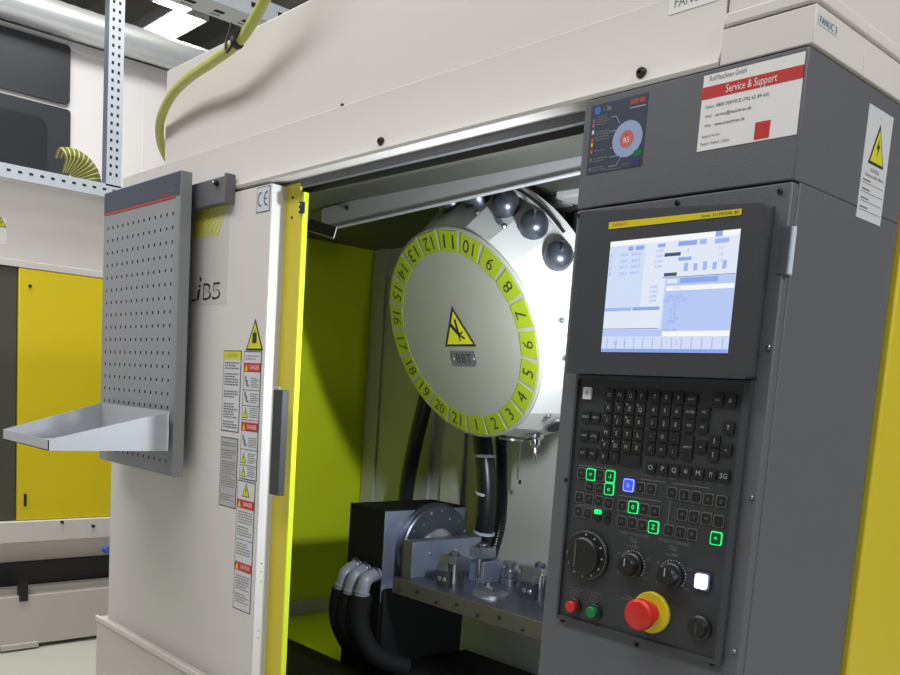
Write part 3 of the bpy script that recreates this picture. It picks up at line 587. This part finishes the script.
b = MB(); b.lathe(dc + EX * .03, EX, [(.070, 0), (.068, .008), (.055, .016), (.02, .02)], 'steel', 40); b.build('hub', rt)
for i, (x0, y0_, xm_, ym_, x1, y1) in enumerate(((358, 565, 346, 573, 341, 590), (367, 569, 355, 576, 350, 595), (377, 574, 366, 580, 361, 597))):
    e0 = pY(x0, y0_, 1.596); e1 = pY(x1, y1, 1.535); mid = pY(xm_, ym_, 1.548)
    b = MB(); b.tube([e0, mid, e1], .0195, 'hose_g', 16, 8); b.lathe(e0 - EY * .002, V((-.25, -1, -.1)), [(.0225, 0), (.0235, .004), (.0225, .009)], 'steel_dark', 22)
    dn = (e1 - mid).normalized(); b.lathe(e1 - dn * .016, dn, [(.021, 0), (.0225, .002), (.0225, .007), (.020, .008), (.020, .012), (.0225, .013), (.0225, .02), (.021, .022)], 'hose_g', 20); b.build('elbow_fitting', rt)
for i, (x, y_) in enumerate(((342, 592), (351, 597), (362, 599))):
    e = pY(x, y_, 1.535); b = MB(); b.tube([e + V((0, 0, .01)), e + V((-.004, -.004, -.05)), e + V((.006, .004, -.105)), e + V((.03, .04, -.165)), e + V((.07, .12, -.20))], .030, 'hose_b', 16); b.build('cable_hose', rt)
# trunnion fixture -----------------------------------------------------------
ft = tag(empty('trunnion_fixture', (-1.5, 1.75, .842)), 'L shaped steel fixture plate with clamps and bolts, bolted to the rotary faceplate', 'fixture')
b = MB(); b.box(-1.832, -1.24, 1.60, 1.945, .842, .885, 'cast'); b.box(-1.83, -1.242, 1.602, 1.943, .8845, .8855, 'steel_dark'); b.build('base_plate', ft, .0015)
b = MB(); b.box(-1.831, -1.794, 1.63, 1.905, .885, .989, 'cast'); b.box(-1.7945, -1.7935, 1.632, 1.903, .886, .987, 'steel_blue'); b.box(-1.83, -1.795, 1.632, 1.903, .988, .9895, 'steel'); 
for yy, zz in ((1.70, .95), (1.80, .955), (1.86, .93)): b.cyl((-1.794, yy, zz), (-1.791, yy, zz), .005, 'chrome', 10)
b.build('upright_plate', ft, .001)
for i in range(8): bolt(ft, (-1.80 + .075 * i, 1.60, .862 + (.007 if i % 2 else -.006)), OUT, .0045, 'black', 'bolt')
def clamp(x, y_, s=1.0):
    b = MB(); z = .885
    b.box(x - .025 * s, x + .018 * s, y_ - .018 * s, y_ + .05 * s, z, z + .045 * s, 'steel_dark')
    for q in (-.012, .008): b.cyl((x + q * s, y_ - .018 * s, z + .022 * s), (x + q * s, y_ - .020 * s, z + .022 * s), .007 * s, 'chrome', 14)
    b.cyl((x + .03 * s, y_, z), (x + .03 * s, y_, z + .07 * s), .008 * s, 'chrome', 14)
    b.box(x - .02 * s, x + .042 * s, y_ - .014 * s, y_ + .035 * s, z + .07 * s, z + .09 * s, 'steel')
    b.add([(x - .035 * s, y_ - .012 * s, z + .045 * s), (x - .02 * s, y_ - .012 * s, z + .085 * s), (x - .02 * s, y_ + .03 * s, z + .085 * s), (x - .035 * s, y_ + .03 * s, z + .045 * s), (x + .01 * s, y_ - .012 * s, z + .045 * s), (x + .01 * s, y_ - .012 * s, z + .085 * s), (x + .01 * s, y_ + .03 * s, z + .085 * s), (x + .01 * s, y_ + .03 * s, z + .045 * s)], [(0, 1, 2, 3), (7, 6, 5, 4), (0, 4, 5, 1), (3, 2, 6, 7), (1, 5, 6, 2), (0, 3, 7, 4)], 'steel')
    b.lathe((x + .014 * s, y_ + .01, z + .09 * s), EZ, [(.016 * s, 0), (.016 * s, .008 * s), (.009 * s, .014 * s)], 'steel_dark', 6)
    b.cyl((x + .02 * s, y_ + .01, z + .10 * s), (x + .02 * s, y_ + .01, z + .106 * s), .004, 'chrome', 8)
    b.build('swing_clamp', ft, .0015)
clamp(-1.68, 1.66, .95)
b = MB(); b.box(-1.715, -1.66, 1.78, 1.86, .885, .945, 'steel_blue'); b.cyl((-1.672, 1.775, .885), (-1.672, 1.775, .955), .006, 'chrome', 12); b.box(-1.705, -1.655, 1.765, 1.82, .955, .985, 'steel'); b.lathe((-1.68, 1.79, .985), EZ, [(.016, 0), (.016, .008), (.008, .012)], 'steel_dark', 6); b.build('support_post', ft, .0015)
b = MB(); o = V((-1.555, 1.70, .885)); b.lathe(o, EZ, [(.05, 0), (.048, .006), (.03, .008)], 'steel', 32); b.box(-1.575, -1.54, 1.685, 1.715, .89, .905, 'steel'); b.cyl((-1.565, 1.70, .905), (-1.565, 1.70, .915), .009, 'chrome', 6); b.cyl((-1.54, 1.69, .885), (-1.54, 1.69, .908), .004, 'chrome', 8); b.build('locating_stud', ft)
for x, y_ in ((-1.625, 1.85), (-1.568, 1.85)):
    b = MB(); b.lathe((x, y_, .885), EZ, [(.024, 0), (.024, .014), (.019, .015), (.019, .021), (.025, .022), (.025, .040), (.014, .042), (.014, .052), (.020, .053), (.020, .064)], 'steel', 24); b.build('hydraulic_cylinder', ft)
clamp(-1.475, 1.77, .95)
b = MB(); b.box(-1.56, -1.44, 1.85, 1.90, .885, .94, 'steel'); b.lathe((-1.50, 1.87, .94), EZ, [(.018, 0), (.018, .012), (.01, .016)], 'steel_dark', 6); b.build('clamp_block', ft, .002)
# hoses behind ----------------------------------------------------------------
def hose(nm, pts, r_, mm, label, cat, corr=None, sub=10, ties=()):
    b = MB(); b.tube(pts, r_, mm, 14, sub, corr=corr); o = tag(b.build(nm), label, cat)
    return o
Yh = 1.96
h1 = hose('cable_hose', [pY(481, 400, 2.0), pY(482, 437, Yh), pY(486, 470, Yh), pY(487, 500, Yh), pY(484, 530, Yh), pY(474, 565, Yh), pY(462, 600, Yh)], .029, 'rubber', 'thick smooth black hose bound with white cable ties, hanging below the tool drum', 'hose')
for y_ in (456, 494, 533):
    p = pY(485.5 if y_ < 520 else 484, y_, Yh); b = MB(); b.lathe(p - EZ * .004, EZ + EX * (.12 if y_ > 480 else -.05), [(.0305, 0), (.0325, .001), (.0325, .008), (.0305, .009)], 'tie', 24); b.box(p.x - .036, p.x - .028, p.y - .012, p.y - .002, p.z - .008, p.z + .008, 'tie'); b.build('cable_tie', h1)
hose('corrugated_hose', [pY(500, 400, 2.04), pY(501, 440, 2.03), pY(502, 470, 2.03), pY(502, 500, 2.03), pY(499, 530, 2.03), pY(488, 565, 2.03), pY(470, 600, 2.03)], .0185, 'rubber', 'ribbed black corrugated hose right of the smooth hose below the tool drum', 'hose', corr=.86, sub=26)
hose('cable_hose', [pY(440, 340, 2.02), pY(427, 395, 2.02), pY(416, 440, 2.02), pY(408, 480, 2.02), pY(403, 520, 2.02)], .026, 'rubber', 'straight black hose left of the drum, running down behind the rotary table', 'hose')
b = MB(); b.box(*sum([[p.x - .002, p.x + .002] for p in [pY(519, 460, 2.0)]], []), 1.998, 2.002, pY(519, 480, 2.0).z, pY(519, 440, 2.0).z, 'steel'); b.cyl(pY(520, 480, 2.0), pY(520, 480, 2.0) + V((0, 0, -.012)), .004, 'black', 8); b.build('coolant_pipe', mc)
# work lamp by the console, plus an added lower lamp brightening the rear wall
for xx, yy, zz in ((-.932, 1.36, 1.50), (-.7355, 1.76, .70)):
    b = MB(); b.box(xx, xx - .02, yy - .035, yy + .035, zz - .06, zz + .06, 'grey_side'); b.box(xx - .02, xx - .022, yy - .03, yy + .03, zz - .05, zz + .05, 'wlamp'); b.build('work_or_fill_lamp', mc)

# ================================================================== PEGBOARD + TRAY
d0 = 1.08
x0, x1, z0, z1 = -2.622, -2.147, 1.142, 1.916
pg = tag(empty('pegboard', (-2.385, d0 + .03, z0)), 'grey perforated tool panel with navy header strip hung on the machine door', 'tool panel')
b = MB(); nx, nz = 13, 19
hx = [x0 + .028 + i * (x1 - x0 - .065) / (nx - 1) for i in range(nx)]; hz = [z0 + .035 + j * (z1 - z0 - .135) / (nz - 1) for j in range(nz)]
# perforated sheet: cells around every square hole
xs_ = [x0]; [xs_.extend((h - .0034, h + .0034)) for h in hx]; xs_.append(x1)
zs_ = [z0]; [zs_.extend((h - .0044, h + .0044)) for h in hz]; zs_.append(z1)
for i in range(len(xs_) - 1):
    for j in range(len(zs_) - 1):
        if i % 2 and j % 2:
            continue
        b.quad((xs_[i], d0, zs_[j]), (xs_[i + 1], d0, zs_[j]), (xs_[i + 1], d0, zs_[j + 1]), (xs_[i], d0, zs_[j + 1]), 'grey')
b.box(x0, x1, d0 + .0015, d0 + .004, z0, z0 + .001, 'grey')
b.build('perforated_sheet', pg)
b = MB(); b.box(x0, x1, d0 + .010, d0 + .012, z0, z1, 'hole'); b.build('backing', pg)
b = MB()
for x in (x0 + .06, x1 - .06): b.box(x - .02, x + .02, d0 + .012, 1.127, z1 - .05, z1 - .03, 'grey')
b.build('hanging_hook', pg)
b = MB(); b.box(x1, x1 + .002, d0, d0 + .031, z0 - .004, z1, 'grey_side'); b.box(x0 - .002, x0, d0, d0 + .031, z0, z1, 'grey_side'); b.box(x0, x1, d0, d0 + .031, z1, z1 + .002, 'grey_side'); b.box(x0, x1, d0, d0 + .031, z0 - .002, z0, 'grey_side'); b.box(x1 - .024, x1, d0 - .0005, d0, z0, z1, 'grey_side'); b.build('folded_edge', pg)
b = MB(); b.box(x0, x1 - .001, d0 - .0012, d0, z1 - .058, z1, 'navy'); b.box(x0, x1 - .024, d0 - .0016, d0, z1 - .062, z1 - .057, 'red_p'); b.text('garant', (x1 - .085, d0 - .0018, z1 - .046), EX, EZ, .022, 'red_p', fit=.045); b.text('werk', (x1 - .045, d0 - .0018, z1 - .042), EX, EZ, .012, 'ink_grey'); tag(b.build('header_strip', pg), 'navy strip with a thin red line')
# tray
tr_ = MB(); tx0, tx1 = -2.572, -2.131; yb, yf = 1.062, .752; zb = 1.208; t = .002
prof = lambda x: [(x, yb, zb), (x, yb, 1.308), (x, .988, 1.292), (x, yf, 1.234), (x, yf, zb)]
def sidew(xa, xb):
    p = prof(xa) + prof(xb); n = 5
    tr_.add(p, [(0, 1, 2, 3, 4)[::-1], tuple(range(5, 10))] + [(i, (i + 1) % n, n + (i + 1) % n, n + i) for i in range(n)], 'tray')
sidew(tx1 - t, tx1)
# back-left corner is splayed: left wall leans outwards to the front
fl = pY(3, 428, yf)
tr_.box(tx0, tx1, yb - t, yb, zb, 1.311, 'tray'); tr_.box(fl.x, tx1, yf, yf + t, zb, 1.234, 'tray'); 
lw = [(tx0, yb, zb), (tx0, yb, 1.311), (fl.x, yf, 1.234), (fl.x, yf, zb)]; lw2 = [(a + t, c, e) for a, c, e in lw]
tr_.add(lw + lw2, [(3, 2, 1, 0), (4, 5, 6, 7), (0, 1, 5, 4), (1, 2, 6, 5), (2, 3, 7, 6), (3, 0, 4, 7)], 'tray')
tr_.add([(tx0, yb, zb), (tx1, yb, zb), (tx1, yf, zb), (fl.x, yf, zb), (tx0, yb, zb + t), (tx1, yb, zb + t), (tx1, yf, zb + t), (fl.x, yf, zb + t)], [(3, 2, 1, 0)[::-1], (4, 5, 6, 7)[::-1], (0, 1, 5, 4), (2, 3, 7, 6)], 'tray')
for x in (tx0 + .06, tx1 - .06): tr_.box(x - .01, x + .01, yb, d0 - .0005, 1.24, 1.262, 'tray')
tag(tr_.build('tray'), 'light grey open sheet metal tray jutting out from the lower part of the perforated panel', 'tray')

# ================================================================== HOSE OVER THE TOP
hp = [pY(330, -420, 1.12), pY(318, -260, 1.11), pY(298, -120, 1.10), pY(276, -30, 1.10), pY(262, 5, 1.11), pY(240, 40, 1.12), pY(215, 60, 1.12), pY(190, 77, 1.13), pY(172, 95, 1.14), pY(161, 118, 1.16), pY(160, 138, 1.19), pY(166, 156, 1.23), pY(176, 172, 1.30)]
b = MB(); b.tube(hp, .0125, 'hose_y', 16, 10); yh = tag(b.build('yellow_hose'), 'translucent yellow green hose curving down over the upper left of the machine', 'hose')
p = pY(237, 42, 1.115); b = MB(); b.lathe(p - (hp[6] - hp[5]).normalized() * .006, (hp[6] - hp[5]).normalized(), [(.014, 0), (.0165, .002), (.0165, .01), (.014, .012)], 'black', 16); b.build('clamp', yh)
b = MB(); b.tube([p + V((-.03, 0, .05)), p + V((-.035, -.01, .0)), p + V((-.02, -.012, -.02)), p + V((.03, -.01, .02))], .003, 'black', 8); b.build('cable_tie', yh)
# perforated cable tray above
ct = MB(); q = pX(250, 15, -2.62); zt_ = q.z; 
ct.box(-2.62, -2.617, 1.2, 4.0, zt_, zt_ + .06, 'galv'); ct.box(-2.72, -2.62, 1.2, 4.0, zt_ - .002, zt_, 'galv'); ct.box(-2.72, -2.717, 1.2, 4.0, zt_, zt_ + .06, 'galv')
for i in range(28):
    ct.box(-2.617, -2.6165, 1.24 + i * .1, 1.275 + i * .1, zt_ + .025, zt_ + .04, 'hole'); ct.box(-2.68, -2.66, 1.24 + i * .1, 1.275 + i * .1, zt_ - .0026, zt_ - .002, 'hole'); ct.box(-2.70, -2.695, 1.24 + i * .1, 1.275 + i * .1, zt_ - .0026, zt_ - .002, 'hole')
tag(ct.build('cable_tray'), 'pale perforated metal cable tray passing above the machine', 'cable tray')

# ================================================================== BACKGROUND MACHINE
XB = -4.45
nb = tag(empty('neighbouring_machine', (-4.9, 1.6, 0)), 'white machine with a large yellow door standing to the left behind the tool panel', 'machine')
def bgbox(nm, y0, y1, z0_, z1_, m_, dep=.3, x=XB, bev=.004, parent=nb):
    b = MB(); b.box(x - dep, x, y0, y1, z0_, z1_, m_); return b.build(nm, parent, bev)
bgbox('upper_cover', .9, 3.2, 1.868, 2.31, 'cream', 1.0)
b = MB(); b.box(XB - .4, XB + .002, .9, 3.2, 1.868, 1.90, 'cream'); b.build('trim_strip', nb, .002)
bgbox('dark_column', .9, 1.42, .655, 1.867, 'dk_bg', .3, XB - .01)
yd = bgbox('yellow_door', 1.424, 3.2, .655, 1.866, 'yellow_bg', .3, XB)
q = pX(30, 286, XB); bolt(yd, q, EX, .008, 'black'); q = pX(25, 500, XB); b = MB(); b.box(q.x, q.x + .006, q.y - .006, q.y + .006, q.z - .03, q.z + .03, 'black'); b.build('latch', yd)
bgbox('lower_ledge', .9, 3.2, .548, .653, 'cream', .5, XB + .02)
b = MB(); b.add([(XB + .02, .9, .548), (XB + .02, 3.2, .548), (XB - .14, 3.2, .415), (XB - .14, .9, .415)], [(0, 3, 2, 1)], 'cream_d'); b.build('sloping_apron', nb)
bgbox('dark_recess', .9, 3.2, .30, .42, 'black', .3, XB - .12)
bgbox('coolant_tank', .9, 3.2, .02, .275, 'cream_d', .6, XB)
b = MB(); b.box(XB - .62, XB - .06, .9, 3.2, .275, .30, 'cream_d'); b.build('tank_lid', nb)
for px_ in (62, 93):
    q = pX(px_, 522 + (4 if px_ > 80 else 0), XB + .02); bolt(nb, q, EX, .009, 'black')
q = pX(24, 592, XB + .01); b = MB(); b.box(q.x - .04, q.x, q.y - .02, q.y + .02, .25, .35, 'black'); b.build('tank_bracket', nb)
q = pX(18, 645, XB + .02); b = MB(); b.box(q.x - .03, q.x, q.y - .08, q.y + .1, .01, .035, 'cream_d'); b.build('foot', nb)
q = pX(105, 549, XB + .05); b = MB(); b.cyl(q, q + EX * .05, .02, 'blue_p', 12); b.build('valve_knob', nb)
q = pX(2, 222, XB); b = MB(); b.box(XB, XB + .001, q.y - .03, q.y + .02, q.z - .10, q.z + .02, 'paper'); tri_sign(b, (XB + .0015, q.y - .005, q.z), EY, EZ, .05, .045, out=EX); b.build('warning_sticker', nb)

# storage rack
sr_ = tag(empty('perforated_rack', (-4.35, 1.7, 2.2)), 'galvanised perforated upright and beam in front of the far white wall', 'rack')
XU = -4.40
u0 = pX(106, 187, XU); u1 = pX(121, 187, XU)
b = MB(); b.box(XU - .003, XU, u0.y, u1.y, 2.31, 4.2, 'galv'); b.box(XU - .05, XU, u0.y - .002, u0.y, 2.31, 4.2, 'galv_d')
w_ = u1.y - u0.y
for i in range(48):
    z = 2.36 + i * .04
    for s_ in (.28, .68): b.box(XU, XU + .0006, u0.y + w_ * s_ - .006, u0.y + w_ * s_ + .006, z, z + .015, 'hole')
b.build('upright', sr_)
b = MB(); b.box(XU - .03, XU, .9, u1.y + .02, 2.255, 2.318, 'galv')
for i in range(22):
    y_ = .95 + i * .05; b.box(XU, XU + .0006, y_, y_ + .018, 2.285, 2.296, 'hole')
b.build('beam', sr_)
# spiral brush coil behind the rack
cb = MB(); ccn = pX(73, 184, -4.62) + EZ * .02; R0 = .155
for i in range(46):
    a = math.radians(-6 + i * 2.6)
    d_ = V((0, math.cos(a), math.sin(a))); cb.tube([ccn + d_ * .05 + EX * -.1, ccn + d_ * (R0 - .05), ccn + d_ * (R0 - .004) + EX * -.02, ccn + d_ * R0 + EX * -.06, ccn + d_ * (R0 - .03) + EX * -.13], .0042, 'olive' if i % 4 else 'hose_y', 6, 5)
tag(cb.build('coiled_hose'), 'olive ribbed coil of flexible hose lying behind the perforated beam', 'hose')

# ================================================================== SETTING
def struct(mb, name, bevel=0): return tag(mb.build(name, None, bevel), kind='structure')
b = MB(); b.box(-9, 4, -4, 8, -.05, 0, 'floor'); struct(b, 'floor')
XW = -5.5
wt = pX(80, 45, XW).z
b = MB(); b.box(XW - .15, XW, -3, 8, 0, wt, 'wall')
ys = pX(144, 100, XW).y; b.box(XW, XW + .003, ys - .004, ys + .004, 0, wt, 'wall'); b.box(XW, XW + .012, -3, 8, wt - .05, wt, 'wall'); struct(b, 'wall_left')
def win(name, c0, c1, c2, mm):   # top-right, bottom-right at pixel
    p0 = pX(*c0, XW); p1 = pX(*c1, XW); b = MB()
    b.prism(rr(p0.y - .6, p0.z - p1.z, .02), (XW, (p0.y + .6) / 2, (p0.z + p1.z) / 2), EY, EZ, EX * .02, mm)
    return p0, p1, b
p0, p1, b = win('window_1', (69.5, 47), (69.5, 106), 0, 'window'); struct(b, 'window_1')
p2, p3, b = win('window_2', (69.5, 111), (69.5, 178), 0, 'window')
pi = pX(45, 120, XW); pj = pX(45, 178, XW); b.prism(rr(pi.y - .6, pi.z - pj.z + .2, .05), (XW + .02, (pi.y + .6) / 2, (pi.z + pj.z) / 2 - .1), EY, EZ, EX * .012, 'window_in'); struct(b, 'window_2')
# duct along the wall top
dz = wt + .075; b = MB(); L = []
n_seg = 160
for i in range(n_seg + 1): L.append(V((XW + .10, -1 + i * 7 / n_seg, dz)))
b.tube(L, .088, 'duct', 24, 1, corr=1.02); tag(b.build('spiral_duct'), 'silvery ribbed ventilation duct running along the top of the left wall', 'duct')
# ceiling
CZ = 4.3
b = MB(); b.box(-9, 4, -4, 8, CZ, CZ + .1, 'ceil'); struct(b, 'ceiling')
for i, y_ in enumerate((2.5, 3.6, 4.9)):
    b = MB(); b.box(-9, 2, y_, y_ + .18, CZ - .25, CZ, 'beam'); struct(b, 'trim_%d' % (i + 1))
bt = MB(); 
for i in range(14):
    bt.box(-5.2 + i * .34, -5.02 + i * .34, 3.0, 3.35, CZ - .34, CZ - .325, 'black'); 
bt.box(-5.4, -.5, 2.9, 3.45, CZ - .325, CZ - .30, 'galv'); tag(bt.build('ceiling_tray'), 'broad grey slotted tray under the ceiling beyond the machine', 'cable tray')
# ceiling lamps
def lamp(x, y_, w, l, label, z=CZ - .36):
    r0 = empty('ceiling_light', (x, y_, z)); tag(r0, label, 'lamp', 'ceiling lights of the hall')
    b = MB(); b.box(x - w / 2 - .02, x + w / 2 + .02, y_ - l / 2 - .02, y_ + l / 2 + .02, z, z + .08, 'white'); b.build('lamp_housing', r0, .004)
    b = MB(); b.box(x - w / 2, x + w / 2, y_ - l / 2, y_ + l / 2, z - .004, z, 'lamp'); b.build('diffuser', r0)
ZL = CZ - .364; l_, t_, r_ = pZ(146, 32, ZL), pZ(176, 12, ZL), pZ(196, 24, ZL); q = pZ(170, 28, ZL)
LW, LL = 1.2 * abs(t_.x - l_.x), 1.2 * abs(r_.y - t_.y)
lamp(q.x, q.y, LW, LL, 'bright rectangular ceiling light hanging beside the perforated upright')
q = pZ(184, -8, ZL)
lamp(q.x, q.y + LL * .2, LW, LL, 'second ceiling light cut off by the top edge of the picture')

# ================================================================== LIGHT
def area(name, loc, rot, sx, sy, power, col=(1, 1, 1)):
    l = bpy.data.lights.new(name, 'AREA'); l.shape = 'RECTANGLE'; l.size = sx; l.size_y = sy; l.energy = power; l.color = col
    o = bpy.data.objects.new(name, l); C.objects.link(o); o.location = loc; o.rotation_euler = rot; return o
R = math.radians
area('hall_lamp', (-.8, -.7, 4.2), (0, 0, 0), 3.0, .8, 75, (1, .985, .97))
area('hall_lamp', (-3.6, -.7, 4.2), (0, 0, 0), 3.0, .8, 70, (1, .985, .97))
area('hall_lamp', (-4.0, 1.6, 4.2), (0, 0, 0), .8, 2.0, 84, (1, .99, .98))
area('hall_lamp', (2.6, 1.6, 4.2), (0, 0, 0), .8, 3.0, 205, (1, .985, .97))
area('ceiling_fill_light', (-4.3, 2.6, 4.02), (R(180), 0, 0), 1.6, 1.2, 16, (1, .97, .92))  # added upward fill without a fixture, brightens the ceiling
area('work_or_fill_light', (-.957, 1.36, 1.50), (0, R(90), 0), .08, .05, 11.5, (.88, .94, 1))
area('work_or_fill_light', (-.762, 1.76, .70), (0, R(90), 0), .08, .05, 2, (.88, .94, 1))  # added low fill for the rear wall below the fixture plate
w = bpy.data.worlds.new('hall'); bpy.context.scene.world = w; w.use_nodes = True
w.node_tree.nodes['Background'].inputs[0].default_value = (.95, .97, 1, 1); w.node_tree.nodes['Background'].inputs[1].default_value = .09
vs_ = bpy.context.scene.view_settings; vs_.view_transform = 'Standard'; vs_.look = 'None'; vs_.gamma = 1; vs_.exposure = 0
